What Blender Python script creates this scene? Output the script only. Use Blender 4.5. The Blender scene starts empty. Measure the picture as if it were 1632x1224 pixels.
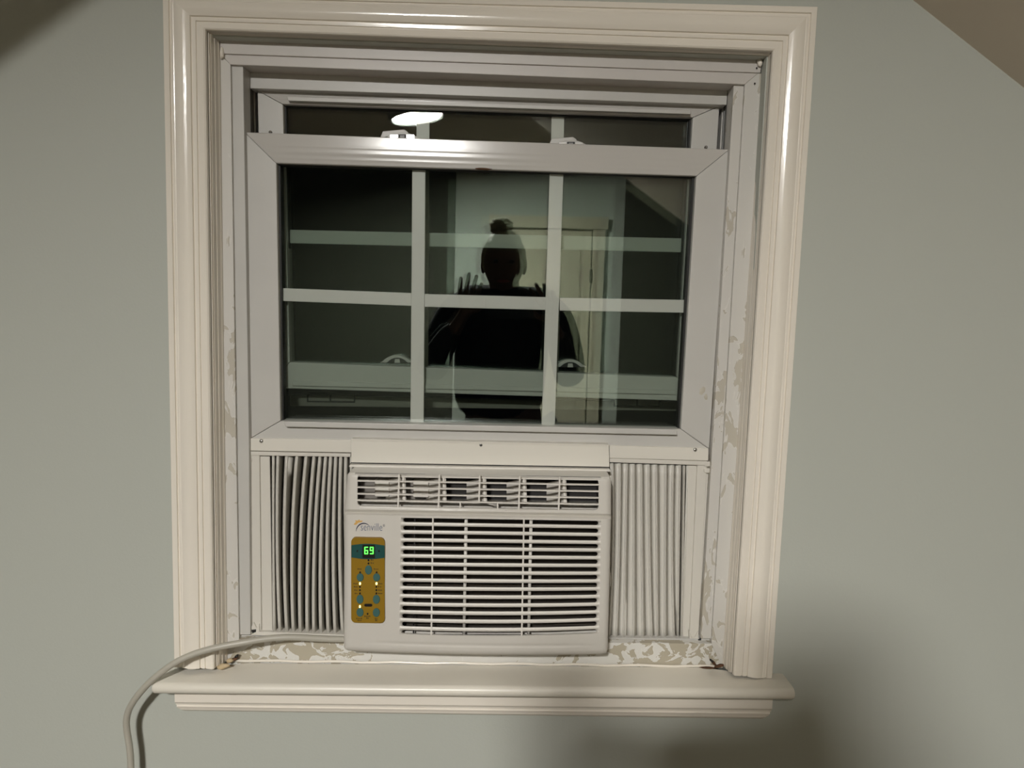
import bpy, bmesh, math, random
from mathutils import Vector, Matrix, noise
from mathutils.geometry import delaunay_2d_cdt

random.seed(7)
SC = bpy.context.scene
COL = SC.collection
# ---------------------------------------------------------------- camera
F, CX, CY = 1220.0, 816.0, 612.0
PITCH, YAW, ROLL = 0.1045, 0.0104, -0.0265
CAM = Vector((0.0, -1.1952, 1.352))
_f = Vector((math.sin(YAW)*math.cos(PITCH), math.cos(YAW)*math.cos(PITCH), -math.sin(PITCH)))
_r0 = Vector((math.cos(YAW), -math.sin(YAW), 0)); _d0 = _f.cross(_r0)
RIGHT = math.cos(ROLL)*_r0 + math.sin(ROLL)*_d0
DOWN = -math.sin(ROLL)*_r0 + math.cos(ROLL)*_d0
cd = bpy.data.cameras.new('camera'); cam = bpy.data.objects.new('camera', cd); COL.objects.link(cam)
mw = Matrix.Identity(4)
for i in range(3):
    mw[i][0] = RIGHT[i]; mw[i][1] = -DOWN[i]; mw[i][2] = -_f[i]; mw[i][3] = CAM[i]
cam.matrix_world = mw
cd.sensor_width = 36; cd.lens = F*36/1632; cd.clip_start = 0.01
SC.camera = cam
# ---------------------------------------------------------------- world, exposure
w = bpy.data.worlds.new('night'); SC.world = w; w.use_nodes = True
w.node_tree.nodes['Background'].inputs[0].default_value = (0.012, 0.014, 0.02, 1)
w.node_tree.nodes['Background'].inputs[1].default_value = 0.05
SC.view_settings.view_transform = 'Standard'; SC.view_settings.look = 'None'
SC.view_settings.gamma = 1; SC.view_settings.use_curve_mapping = False
SC.view_settings.exposure = 0.0
SC.cycles.transparent_max_bounces = 24
SC.cycles.max_bounces = 10
LIGHT = (-0.46, -2.85, 2.336)      # the ceiling lamp of the room
LAMP_STRENGTH = 895.0
LAMP_COLOR = (1.0, 0.975, 0.93)

def at(px, py, Y):
    """point of the scene seen at a pixel, on the vertical plane at depth Y"""
    d = RIGHT*((px-CX)/F) + DOWN*((py-CY)/F) + _f
    return CAM + d*((Y-CAM.y)/d.y)

def lin(c): 
    c = c/255.0
    return c/12.92 if c <= .04045 else ((c+.055)/1.055)**2.4
def rgb(r, g, b): return (lin(r), lin(g), lin(b), 1)

# ---------------------------------------------------------------- materials
def mat(name, color, rough=.5, metal=0., bump=0., bscale=60., bdist=.001, var=0., vscale=8., spec=.5, coat=0., stretch=None):
    m = bpy.data.materials.new(name); m.use_nodes = True
    nt = m.node_tree; b = nt.nodes['Principled BSDF']
    b.inputs['Roughness'].default_value = rough; b.inputs['Metallic'].default_value = metal
    b.inputs['Specular IOR Level'].default_value = spec
    b.inputs['Coat Weight'].default_value = coat
    tc = nt.nodes.new('ShaderNodeTexCoord'); src = tc.outputs['Object']
    if stretch:
        mp = nt.nodes.new('ShaderNodeMapping'); mp.inputs['Scale'].default_value = stretch
        nt.links.new(src, mp.inputs[0]); src = mp.outputs[0]
    if var > 0:
        n = nt.nodes.new('ShaderNodeTexNoise'); n.inputs['Scale'].default_value = vscale; n.inputs['Detail'].default_value = 4
        nt.links.new(src, n.inputs[0])
        r = nt.nodes.new('ShaderNodeValToRGB')
        r.color_ramp.elements[0].position = .35; r.color_ramp.elements[1].position = .65
        r.color_ramp.elements[0].color = tuple(c*(1-var) for c in color[:3])+(1,)
        r.color_ramp.elements[1].color = tuple(min(1, c*(1+var*.5)) for c in color[:3])+(1,)
        nt.links.new(n.outputs[0], r.inputs[0]); nt.links.new(r.outputs[0], b.inputs['Base Color'])
    else:
        b.inputs['Base Color'].default_value = color
    if bump > 0:
        n2 = nt.nodes.new('ShaderNodeTexNoise'); n2.inputs['Scale'].default_value = bscale; n2.inputs['Detail'].default_value = 3
        nt.links.new(src, n2.inputs[0])
        bp = nt.nodes.new('ShaderNodeBump'); bp.inputs['Strength'].default_value = bump; bp.inputs['Distance'].default_value = bdist
        nt.links.new(n2.outputs[0], bp.inputs['Height']); nt.links.new(bp.outputs[0], b.inputs['Normal'])
    return m

def emit(name, color, s):
    m = bpy.data.materials.new(name); m.use_nodes = True; nt = m.node_tree
    b = nt.nodes['Principled BSDF']; b.inputs['Base Color'].default_value = color
    b.inputs['Emission Color'].default_value = color; b.inputs['Emission Strength'].default_value = s
    return m

def glass_mat(name, tint, r0, dirt=0.0):
    m = bpy.data.materials.new(name); m.use_nodes = True; nt = m.node_tree; nt.nodes.clear()
    o = nt.nodes.new('ShaderNodeOutputMaterial'); mx = nt.nodes.new('ShaderNodeMixShader')
    t = nt.nodes.new('ShaderNodeBsdfTransparent'); t.inputs[0].default_value = tint
    g = nt.nodes.new('ShaderNodeBsdfGlossy'); g.inputs['Roughness'].default_value = 0.0
    g.inputs['Color'].default_value = (.96, 1, .965, 1)
    lw = nt.nodes.new('ShaderNodeLayerWeight'); lw.inputs[0].default_value = .5
    p = nt.nodes.new('ShaderNodeMath'); p.operation = 'POWER'; p.inputs[1].default_value = 5
    ma = nt.nodes.new('ShaderNodeMath'); ma.operation = 'MULTIPLY_ADD'; ma.inputs[1].default_value = .9; ma.inputs[2].default_value = r0
    nt.links.new(lw.outputs['Facing'], p.inputs[0]); nt.links.new(p.outputs[0], ma.inputs[0])
    nt.links.new(ma.outputs[0], mx.inputs[0]); nt.links.new(t.outputs[0], mx.inputs[1]); nt.links.new(g.outputs[0], mx.inputs[2])
    nt.links.new(mx.outputs[0], o.inputs[0])
    return m

def peel_mat(name, base, under, amount, scale=22., stretch=(1, 1, 1), rough=.45, clean=0.):
    """paint flaked off in sharp-edged islands, with raised curled rims"""
    m = bpy.data.materials.new(name); m.use_nodes = True; nt = m.node_tree; b = nt.nodes['Principled BSDF']
    b.inputs['Roughness'].default_value = rough
    tc = nt.nodes.new('ShaderNodeTexCoord'); mp = nt.nodes.new('ShaderNodeMapping'); mp.inputs['Scale'].default_value = stretch
    nt.links.new(tc.outputs['Object'], mp.inputs[0])
    n = nt.nodes.new('ShaderNodeTexNoise'); n.inputs['Scale'].default_value = scale; n.inputs['Detail'].default_value = 3.5
    n.inputs['Distortion'].default_value = 1.1; n.inputs['Roughness'].default_value = .55
    nt.links.new(mp.outputs[0], n.inputs[0])
    big = nt.nodes.new('ShaderNodeTexNoise'); big.inputs['Scale'].default_value = scale*.22; big.inputs['Detail'].default_value = 1
    nt.links.new(mp.outputs[0], big.inputs[0])
    ad = nt.nodes.new('ShaderNodeMath'); ad.operation = 'MULTIPLY_ADD'; ad.inputs[1].default_value = .55
    nt.links.new(big.outputs[0], ad.inputs[0]); nt.links.new(n.outputs[0], ad.inputs[2])
    if clean > 0:      # the stretch of board near its middle kept its paint
        sx = nt.nodes.new('ShaderNodeSeparateXYZ'); nt.links.new(tc.outputs['Object'], sx.inputs[0])
        ab = nt.nodes.new('ShaderNodeMath'); ab.operation = 'ABSOLUTE'; nt.links.new(sx.outputs[0], ab.inputs[0])
        mr = nt.nodes.new('ShaderNodeMapRange'); nt.links.new(ab.outputs[0], mr.inputs[0])
        for i_, v_ in ((1, .10), (2, .20), (3, -clean), (4, 0.)): mr.inputs[i_].default_value = v_
        a2 = nt.nodes.new('ShaderNodeMath'); a2.operation = 'ADD'
        nt.links.new(ad.outputs[0], a2.inputs[0]); nt.links.new(mr.outputs[0], a2.inputs[1]); ad = a2
    r = nt.nodes.new('ShaderNodeValToRGB'); e = r.color_ramp
    th = .775+.10*(1-amount)
    e.elements[0].position = th; e.elements[0].color = base
    e.elements[1].position = th+.008; e.elements[1].color = under
    k = e.elements.new(th-.012); k.color = tuple(min(1, c*1.12) for c in base[:3])+(1,)
    k2 = e.elements.new(th-.03); k2.color = base
    nt.links.new(ad.outputs[0], r.inputs[0]); nt.links.new(r.outputs[0], b.inputs['Base Color'])
    r2 = nt.nodes.new('ShaderNodeValToRGB'); r2.color_ramp.elements[0].position = th; r2.color_ramp.elements[0].color = (1, 1, 1, 1)
    r2.color_ramp.elements[1].position = th+.012; r2.color_ramp.elements[1].color = (0, 0, 0, 1)
    nt.links.new(ad.outputs[0], r2.inputs[0])
    bp = nt.nodes.new('ShaderNodeBump'); bp.inputs['Strength'].default_value = .6; bp.inputs['Distance'].default_value = .0008
    nt.links.new(r2.outputs[0], bp.inputs['Height']); nt.links.new(bp.outputs[0], b.inputs['Normal'])
    return m

M = {}
M['wall'] = mat('sage_paint', rgb(183, 186, 178), .6, bump=.25, bscale=260, bdist=.0006, spec=.3)
M['wall_back'] = mat('back_wall_paint', rgb(196, 204, 194), .6, bump=.2, bscale=200, bdist=.0005, spec=.3)
M['dark_wall'] = mat('dark_olive_paint', rgb(76, 77, 67), .7, spec=.2)  # dark colour stands in for walls that get no direct light
M['ceiling'] = mat('ceiling_paint', rgb(226, 214, 198), .7, bump=.2, bscale=180, bdist=.0006, spec=.2)
M['trim'] = mat('gloss_cream_paint', rgb(236, 229, 217), .17, bump=.4, bscale=90, bdist=.0005, var=.03, vscale=14, stretch=(1, 1, .3), spec=.55)
M['trim_h'] = mat('gloss_cream_paint_level', rgb(236, 229, 217), .17, bump=.4, bscale=90, bdist=.0005, var=.03, vscale=14, stretch=(.3, 1, 1), spec=.55)
M['stool'] = mat('sill_paint', rgb(226, 221, 209), .34, bump=.4, bscale=40, bdist=.0008, var=.05, vscale=9, stretch=(.5, 1, 1), spec=.5)
M['vinyl'] = mat('grey_white_vinyl', rgb(195, 193, 188), .38, bump=.12, bscale=120, bdist=.0004, var=.03, vscale=10, spec=.5)
M['vinyl_head'] = mat('grey_white_vinyl_head', rgb(202, 197, 192), .4, bump=.1, bscale=120, bdist=.0004, var=.03, vscale=10)
M['track'] = mat('grey_track_vinyl', rgb(140, 140, 138), .45)
M['gap'] = mat('black_gasket', rgb(22, 22, 20), .6)  # gaskets, and black pieces standing in for shade in gaps and slots
M['muntin'] = mat('white_muntin', rgb(216, 212, 208), .4)
M['peel'] = peel_mat('flaking_white_paint', rgb(214, 212, 206), rgb(176, 168, 150), .78, 40, (1, 1, 1.25), clean=.2)
M['peel_jamb'] = peel_mat('scuffed_jamb_paint', rgb(204, 201, 195), rgb(184, 178, 165), .20, 34, (1.3, 1, .6))
M['peel_sash'] = peel_mat('lightly_flaked_vinyl', rgb(204, 200, 197), rgb(188, 183, 172), -.25, 20, (1, 1, .8))
M['ac'] = mat('ac_warm_white_plastic', rgb(208, 204, 196), .36, bump=.05, bscale=500, bdist=.0002, spec=.5)
M['ac_bar'] = mat('ac_grille_plastic', rgb(224, 220, 212), .3, spec=.5)
M['ac_in'] = mat('ac_inner_plastic', rgb(206, 202, 195), .45)
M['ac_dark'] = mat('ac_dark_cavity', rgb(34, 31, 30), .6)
M['flange'] = mat('painted_steel_flange', rgb(222, 218, 208), .33, spec=.5)
M['channel'] = mat('side_panel_plastic', rgb(212, 208, 199), .4, spec=.5)
M['pleat'] = mat('pleated_vinyl', rgb(210, 207, 199), .34, spec=.5)
M['chrome'] = mat('screw_metal', rgb(200, 200, 200), .2, metal=1)
M['mustard'] = mat('mustard_overlay', rgb(142, 110, 22), .5, spec=.3)
M['teal'] = mat('teal_overlay', rgb(28, 76, 72), .5, spec=.3)
M['button'] = mat('teal_button', rgb(58, 98, 94), .45)
M['black'] = mat('black_plastic', rgb(12, 12, 12), .4)
M['ink'] = mat('brown_black_ink', rgb(52, 38, 14), .6)
M['navy'] = mat('navy_ink', rgb(32, 36, 66), .5)
M['blueink'] = mat('blue_grey_ink', rgb(70, 84, 116), .5)
M['orange'] = mat('orange_ink', rgb(214, 170, 96), .5)
M['digit'] = emit('green_digit', (.12, 1.0, .10, 1), 1.7)
M['led'] = emit('yellow_led', (1, 1, .38, 1), 1.6)
M['cord'] = mat('grey_cord_rubber', rgb(176, 172, 160), .38, spec=.5)
M['coil'] = mat('aluminium_fins', rgb(70, 66, 62), .45, metal=.7, bump=.9, bscale=900, bdist=.0006, stretch=(1, 1, .08))
M['tube'] = mat('coil_tube_metal', rgb(150, 142, 132), .3, metal=.8, bump=1, bscale=700, bdist=.001, stretch=(1, 1, .05))
M['rust'] = mat('rust_debris', rgb(92, 62, 40), .8, var=.4, vscale=200)
M['caulk'] = mat('yellowed_caulk', rgb(190, 170, 136), .6, bump=.8, bscale=200, bdist=.001)
M['glass'] = glass_mat('window_glass', (.908, .928, .914, 1), .046)
M['outside'] = mat('night_outside', rgb(18, 20, 20), .9)
M['wood'] = mat('oak_floor', rgb(86, 73, 58), .4, var=.25, vscale=3, stretch=(6, .6, 1))
M['door'] = mat('cream_door_paint', rgb(205, 200, 176), .4)
M['brass'] = mat('dull_hinge_metal', rgb(70, 66, 58), .4, metal=.5)
M['lamp_body'] = mat('white_lamp_body', rgb(230, 228, 222), .4)
M['lamp'] = emit('lamp_diffuser', LAMP_COLOR+(1,), LAMP_STRENGTH)
M['skin'] = mat('skin', rgb(96, 68, 54), .6)  # colour darkened to stand in for a backlit face
M['hair'] = mat('grey_blond_hair', rgb(150, 136, 108), .55, bump=.8, bscale=260, bdist=.003, stretch=(1, 1, .2), var=.3, vscale=80)
M['shirt'] = mat('black_cloth', rgb(26, 25, 26), .9, bump=.3, bscale=300, bdist=.001)
M['denim'] = mat('dark_trousers', rgb(30, 32, 40), .9)
M['exterior_frame'] = mat('outer_frame_vinyl', rgb(112, 110, 100), .5)
M['chip'] = mat('chipped_patch', rgb(186, 180, 166), .6)
M['duct'] = mat('duct_grey_plastic', rgb(128, 123, 117), .5)
M['rail'] = mat('sash_rail_vinyl', rgb(192, 189, 184), .17, bump=.05, bscale=120, bdist=.0003)

# ---------------------------------------------------------------- object helpers
WL = {}
def link(name, me, m, parent=None, label=None, smooth=False, bevel=0, seg=2, smooth_angle=None, **props):
    if smooth:
        for p in me.polygons: p.use_smooth = True
    n = len(me.vertices); c = Vector((0, 0, 0))
    if n:
        lo = Vector([min(v.co[i] for v in me.vertices) for i in range(3)]); hi = Vector([max(v.co[i] for v in me.vertices) for i in range(3)])
        c = (lo+hi)/2
        me.transform(Matrix.Translation(-c))
    o = bpy.data.objects.new(name, me); COL.objects.link(o); WL[o.name] = c
    if m is not None and not me.materials: me.materials.append(m)
    if parent is not None:
        o.parent = parent; o.location = c-WL[parent.name]
    else: o.location = c
    if bevel:
        bm = o.modifiers.new('bevel', 'BEVEL'); bm.width = bevel; bm.segments = seg; bm.limit_method = 'ANGLE'; bm.angle_limit = math.radians(38)
        for p in me.polygons: p.use_smooth = True
        wn = o.modifiers.new('wn', 'WEIGHTED_NORMAL'); wn.keep_sharp = True
    if label: o['label'] = label
    for k, v in props.items(): o[k] = v
    return o

def thing(name, loc, label, cat=None, kind=None, group=None, parent=None):
    o = bpy.data.objects.new(name, None); COL.objects.link(o); o.empty_display_size = .05
    WL[o.name] = Vector(loc)
    o.location = Vector(loc) if parent is None else Vector(loc)-WL[parent.name]
    if parent is not None: o.parent = parent
    if label: o['label'] = label
    if cat: o['category'] = cat
    if kind: o['kind'] = kind
    if group: o['group'] = group
    return o

def pydata(name, vs, fs):
    me = bpy.data.meshes.new(name); me.from_pydata([tuple(v) for v in vs], [], fs); me.update()
    bm = bmesh.new(); bm.from_mesh(me); bmesh.ops.recalc_face_normals(bm, faces=bm.faces); bm.to_mesh(me); bm.free()
    return me

def prism_w(pts, yb):
    """world outline (list of Vectors) extruded to the plane y=yb"""
    n = len(pts); vs = list(pts)+[Vector((p.x, yb, p.z)) for p in pts]
    fs = [tuple(range(n)), tuple(range(2*n-1, n-1, -1))]+[(i, (i+1) % n, n+(i+1) % n, n+i) for i in range(n)]
    return vs, fs
def slab(name, px, yf, yb, m, parent=None, bevel=0, **k):
    vs, fs = prism_w([at(x, y, yf) for x, y in px], yb)
    return link(name, pydata(name, vs, fs), m, parent, bevel=bevel, **k)
def rectpx(x0, y0, x1, y1, tilt=0.0):
    return [(x0, y0), (x1, y0+tilt), (x1, y1+tilt), (x0, y1)]
def roundpx(x0, y0, x1, y1, r, tilt=0., n=5):
    out = []
    for cx, cy, a0 in ((x1-r, y0+r, -90), (x1-r, y1-r, 0), (x0+r, y1-r, 90), (x0+r, y0+r, 180)):
        for i in range(n+1):
            a = math.radians(a0+90*i/n); x = cx+r*math.cos(a)
            out.append((x, cy+r*math.sin(a)+tilt*(x-x0)/(x1-x0)))
    return out
def ellpx(cx, cy, rx, ry, n=20): return [(cx+rx*math.cos(2*math.pi*i/n), cy+ry*math.sin(2*math.pi*i/n)) for i in range(n)]
def box_w(x0, x1, y0, y1, z0, z1):
    vs = [Vector((x, y, z)) for z in (z0, z1) for y in (y0, y1) for x in (x0, x1)]
    return vs, [(0, 1, 3, 2), (4, 6, 7, 5), (0, 4, 5, 1), (2, 3, 7, 6), (0, 2, 6, 4), (1, 5, 7, 3)]
def box(name, b, m, parent=None, **k):
    vs, fs = box_w(*b); return link(name, pydata(name, vs, fs), m, parent, **k)

def sweep(name, A0, A1, B0, B1, prof, m, parent=None, back=None, nseg=1, **k):
    """moulding: profile (t, y) across from edge A to edge B, run from end 0 to end 1"""
    P = list(prof)
    if back is not None: P = P+[(P[-1][0], back), (P[0][0], back)]
    vs = []; n = len(P)
    for s in range(nseg+1):
        u = s/nseg
        for t, y in P:
            a = A0.lerp(B0, t); b = A1.lerp(B1, t); q = a.lerp(b, u); vs.append(Vector((q.x, y, q.z)))
    fs = []
    for s in range(nseg):
        for i in range(n if back is not None else n-1):
            j = (i+1) % n; fs.append((s*n+i, s*n+j, (s+1)*n+j, (s+1)*n+i))
    if back is not None: fs += [tuple(range(n)), tuple(range(nseg*n+n-1, nseg*n-1, -1))]
    return link(name, pydata(name, vs, fs), m, parent, **k)

def tube_mesh(name, pts, rad, n=12, cap=True):
    vs = []; fs = []; N = len(pts); rr = rad if isinstance(rad, (list, tuple)) else [rad]*N
    up = Vector((0, 0, 1))
    for i, p in enumerate(pts):
        t = (pts[min(i+1, N-1)]-pts[max(i-1, 0)]).normalized()
        a = t.cross(Vector((0, 1, 0)));  a = a.normalized() if a.length > .05 else t.cross(up).normalized()
        b = t.cross(a)
        for j in range(n):
            an = 2*math.pi*j/n; vs.append(p+(a*math.cos(an)+b*math.sin(an))*rr[i])
    for i in range(N-1):
        for j in range(n): fs.append((i*n+j, i*n+(j+1) % n, (i+1)*n+(j+1) % n, (i+1)*n+j))
    if cap: fs += [tuple(range(n)), tuple(range((N-1)*n, N*n))]
    return pydata(name, vs, fs)

def smooth_path(P, k=8):
    out = []
    for i in range(len(P)-1):
        p0 = P[max(i-1, 0)]; p1 = P[i]; p2 = P[i+1]; p3 = P[min(i+2, len(P)-1)]
        for s in range(k):
            t = s/k
            out.append(.5*((2*p1)+(p2-p0)*t+(2*p0-5*p1+4*p2-p3)*t*t+(3*p1-p0-3*p2+p3)*t**3))
    out.append(P[-1]); return out

def dome(name, c, r, depth, m, parent, n=14, rings=4, **k):
    """low dome facing the room"""
    vs = [c+Vector((0, -depth, 0))]; fs = []
    for i in range(1, rings+1):
        a = math.pi/2*i/rings
        for j in range(n):
            b = 2*math.pi*j/n; vs.append(c+Vector((r*math.sin(a)*math.cos(b), -depth*math.cos(a), r*math.sin(a)*math.sin(b))))
    for j in range(n): fs.append((0, 1+j, 1+(j+1) % n))
    for i in range(rings-1):
        for j in range(n): fs.append((1+i*n+j, 1+i*n+(j+1) % n, 1+(i+1)*n+(j+1) % n, 1+(i+1)*n+j))
    return link(name, pydata(name, vs, fs), m, parent, smooth=True, **k)

# ================================================================= ROOM SHELL
ZF, ZC = 0.0, 2.392
ZL = 2.362      # level of the lamp's base plate, set slightly out of level below the ceiling
XL, XR, YB = -2.1, 2.1, -4.45
# right-hand roof slope meets the window wall along this line
S0, S1 = at(1455, 0, 0), at(1632, 140, 0)
SL = (S1.z-S0.z)/(S1.x-S0.x)
def slope_x(z): return S0.x+(z-S0.z)/SL
# window wall with its opening
op = [at(337, 58, 0), at(1222, 90, 0), at(1163, 1086, 0), at(350, 1080, 0)]
ou = [Vector((XL, 0, ZC)), Vector((XR, 0, ZC)), Vector((XR, 0, 0)), Vector((XL, 0, 0))]
vs = ou+op+[Vector((p.x, .11, p.z)) for p in ou+op]
fs = [(i, (i+1) % 4, 4+(i+1) % 4, 4+i) for i in range(4)]+[(8+i, 12+i, 12+(i+1) % 4, 8+(i+1) % 4) for i in range(4)]
fs += [(4+i, 4+(i+1) % 4, 12+(i+1) % 4, 12+i) for i in range(4)]+[(i, 8+i, 8+(i+1) % 4, (i+1) % 4) for i in range(4)]
link('wall_front', pydata('wall_front', vs, fs), M['wall'], label='pale sage green wall around the window', kind='structure')
box('floor', (XL, XR, YB, .0, -.04, 0), M['wood'], label='brown wooden floor of the attic room', kind='structure')
box('ceiling', (XL, XR, YB, .0, ZC, ZC+.05), M['ceiling'], label='flat off-white ceiling above the room', kind='structure')
# slope slab
zt, zb = ZC, .85
a, b = slope_x(zt), slope_x(zb)
vs = [Vector((a, 0, zt)), Vector((b, 0, zb)), Vector((b+.08, 0, zb)), Vector((a+.08, 0, zt+.04))]
vs += [Vector((p.x, -2.0, p.z)) for p in vs]
link('ceiling', pydata('slope', vs, [(0, 1, 2, 3), (7, 6, 5, 4), (0, 4, 5, 1), (1, 5, 6, 2), (2, 6, 7, 3), (3, 7, 4, 0)]), M['ceiling'],
     label='sloped beige ceiling at the upper right of the window wall', kind='structure')
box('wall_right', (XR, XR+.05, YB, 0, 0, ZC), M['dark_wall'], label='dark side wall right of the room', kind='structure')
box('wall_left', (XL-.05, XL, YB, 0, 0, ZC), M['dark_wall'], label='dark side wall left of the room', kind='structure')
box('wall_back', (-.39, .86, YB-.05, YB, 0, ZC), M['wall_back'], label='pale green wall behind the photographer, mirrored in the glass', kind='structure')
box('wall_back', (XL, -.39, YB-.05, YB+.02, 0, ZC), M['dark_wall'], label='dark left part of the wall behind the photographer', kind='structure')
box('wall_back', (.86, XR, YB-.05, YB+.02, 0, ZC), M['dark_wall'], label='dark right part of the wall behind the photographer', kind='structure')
# unseen board added to cast the soft shadow at the wall's top left
ey = -.60
_L = Vector(LIGHT); _t = (ey-_L.y)/(0-_L.y)
ea, eb = _L.lerp(at(-6, 98, 0), _t), _L.lerp(at(138, -6, 0), _t)
_k = (eb-ea).normalized(); e1, e2 = ea-_k*.7, eb+_k*.55
vs = [e2, e1, Vector((e1.x-.1, ey, e1.z+.3)), Vector((e1.x-.1, ey, e2.z))]
vs += [Vector((p.x, ey-.05, p.z)) for p in vs]
link('ceiling', pydata('drop', vs, [(0, 1, 2, 3), (7, 6, 5, 4), (0, 4, 5, 1), (1, 5, 6, 2), (2, 6, 7, 3), (3, 7, 4, 0)]), M['ceiling'],
     label='edge board of the lowered ceiling out of view at the left', kind='structure')
# door behind the photographer
d = thing('door_1', (.30, YB, 0), 'cream door and casing behind the photographer, mirrored in the glass', kind='structure')
box('door_leaf', (-.02, .62, YB, YB+.03, 0, 1.90), M['door'], d, bevel=.003)
for (x0, x1, z0, z1) in ((.06, .27, .2, .9), (.33, .54, .2, .9), (.06, .27, 1.02, 1.78), (.33, .54, 1.02, 1.78)):
    box('door_panel', (x0, x1, YB+.03, YB+.036, z0, z1), M['door'], d, bevel=.004)
box('casing', (-.12, -.03, YB, YB+.045, 0, 1.91), M['door'], d, bevel=.004)
box('casing', (.63, .72, YB, YB+.045, 0, 1.91), M['door'], d, bevel=.004)
box('casing', (-.14, .74, YB, YB+.05, 1.912, 2.0), M['door'], d, bevel=.004)
box('hinge', (.612, .632, YB+.045, YB+.053, 1.52, 1.62), M['brass'], d)
box('hinge', (.612, .632, YB+.045, YB+.053, .35, .45), M['brass'], d)
# ceiling lamp
lt = thing('ceiling_light', (LIGHT[0], LIGHT[1], ZL), 'round flush ceiling light mirrored as a bright oval in the upper sash glass', 'light')
def tilt(vs):
    R_ = Matrix.Rotation(math.radians(-9.5), 3, 'Y'); c = Vector((LIGHT[0], LIGHT[1], ZL-.026))
    return [R_ @ (v-c) + c for v in vs]
def disc(name, z0, z1, r0, r1, m, parent, bot=True):
    n = 48; vs = []; 
    for z, r in ((z0, r0), (z1, r1)):
        for i in range(n): vs.append(Vector((LIGHT[0]+r*math.cos(2*math.pi*i/n), LIGHT[1]+r*math.sin(2*math.pi*i/n), z)))
    fs = [(i, (i+1) % n, n+(i+1) % n, n+i) for i in range(n)]+[tuple(range(n)), tuple(range(2*n-1, n-1, -1))]
    return link(name, pydata(name, tilt(vs), fs), m, parent)
disc('base', ZL-.022, ZL+.028, .155, .16, M['lamp_body'], lt)
disc('diffuser', ZL-.0265, ZL-.0255, .1355, .136, M['lamp'], lt)
def ring(name, z0, z1, r0, r1, m, parent):
    n = 48; vs = []
    for r_, z in ((r0, z0), (r1, z0), (r1, z1), (r0, z1)):
        for i in range(n): vs.append(Vector((LIGHT[0]+r_*math.cos(2*math.pi*i/n), LIGHT[1]+r_*math.sin(2*math.pi*i/n), z)))
    fs = [(k*n+i, k*n+(i+1) % n, ((k+1) % 4)*n+(i+1) % n, ((k+1) % 4)*n+i) for k in range(4) for i in range(n)]
    return link(name, pydata(name, tilt(vs), fs), m, parent)
ring('rim', ZL-.0375, ZL-.020, .138, .147, M['lamp_body'], lt)  # added ring, deepened to cut grazing light towards the window top

# ================================================================= WINDOW TRIM
YC = -.02
o_tl, o_tr, o_br, o_bl = (257, -17), (1305, 9), (1232, 1082), (276, 1064)
i_tl, i_tr, i_br, i_bl = (327, 47), (1232, 81), (1169, 1077), (341, 1067)
A = {k: at(*p, YC) for k, p in dict(otl=o_tl, otr=o_tr, obr=o_br, obl=o_bl, itl=i_tl, itr=i_tr, ibr=i_br, ibl=i_bl).items()}
prof = [(0, -.002), (0, -.016), (.02, -.0185), (.15, -.0192), (.165, -.0165), (.19, -.0165), (.205, -.0195), (.25, -.0200)]
for i in range(0, 13):
    t = i/12; prof.append((.27+.37*t, -.0195-.0030*math.sin(math.pi*min(1, t*.98+.02))))
prof += [(.655, -.0165), (.672, -.0165), (.685, -.0188), (.765, -.0184), (.775, -.0162), (.79, -.0162), (.80, -.0186), (.95, -.0196), (.985, -.018), (1, -.014), (1, .02)]
def trimpiece(n, a0, a1, b0, b1, label, m):
    sweep('trim_%d' % n, A[a0], A[a1], A[b0], A[b1], prof, m, back=.004 if False else None, nseg=1, label=label, kind='structure')
trimpiece(1, 'otl', 'obl', 'itl', 'ibl', 'cream gloss moulded casing board left of the window', M['trim'])
trimpiece(2, 'otr', 'obr', 'itr', 'ibr', 'cream gloss moulded casing board right of the window', M['trim'])
trimpiece(3, 'otl', 'otr', 'itl', 'itr', 'cream gloss moulded casing board across the top of the window', M['trim_h'])
# stool (inner sill board) with rounded nose
zs0, zs1 = at(241, 1090, -.056).z, at(1268, 1100, -.056).z
xs0, xs1 = at(241, 1090, -.056).x, at(1268, 1100, -.056).x
sp = [(-.0, 0.0)]
def stool():
    nose = []
    for i in range(9):
        a = math.pi/2-math.pi*i/8; nose.append((-.049-.009*math.cos(a), -.009+.009*math.sin(a)))
    pr = [(.016, 0.0)]+nose+[(.016, -.018)]
    vs = []; xsn = [xs0, xs0+.004]+[xs0+(xs1-xs0)*k/16 for k in range(1, 16)]+[xs1-.004, xs1]
    xin0, xin1 = at(345, 1060, 0).x, at(1165, 1070, 0).x
    for k, x in enumerate(xsn):
        zt = zs0+(zs1-zs0)*(x-xs0)/(xs1-xs0); sh = .003 if k in (0, len(xsn)-1) else 0
        for y, z in pr:
            yy = y
            if y > 0 and not (xin0 < x < xin1): yy = -.001
            vs.append(Vector((x, yy+(sh if y < -.03 else 0), zt+z*(1-sh*30)-(sh*.3))))
    n = len(pr); fs = []
    for k in range(len(xsn)-1):
        for i in range(n): fs.append((k*n+i, k*n+(i+1) % n, (k+1)*n+(i+1) % n, (k+1)*n+i))
    fs += [tuple(range(n)), tuple(range(len(vs)-1, len(vs)-n-1, -1))]
    me = pydata('stool', vs, fs)
    o = link('trim_4', me, M['stool'], label='painted window stool board projecting below the window', kind='structure')
    for p in me.polygons: p.use_smooth = len(p.vertices) == 4
    es = o.modifiers.new('es', 'EDGE_SPLIT'); es.split_angle = math.radians(40)
stool()
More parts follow.
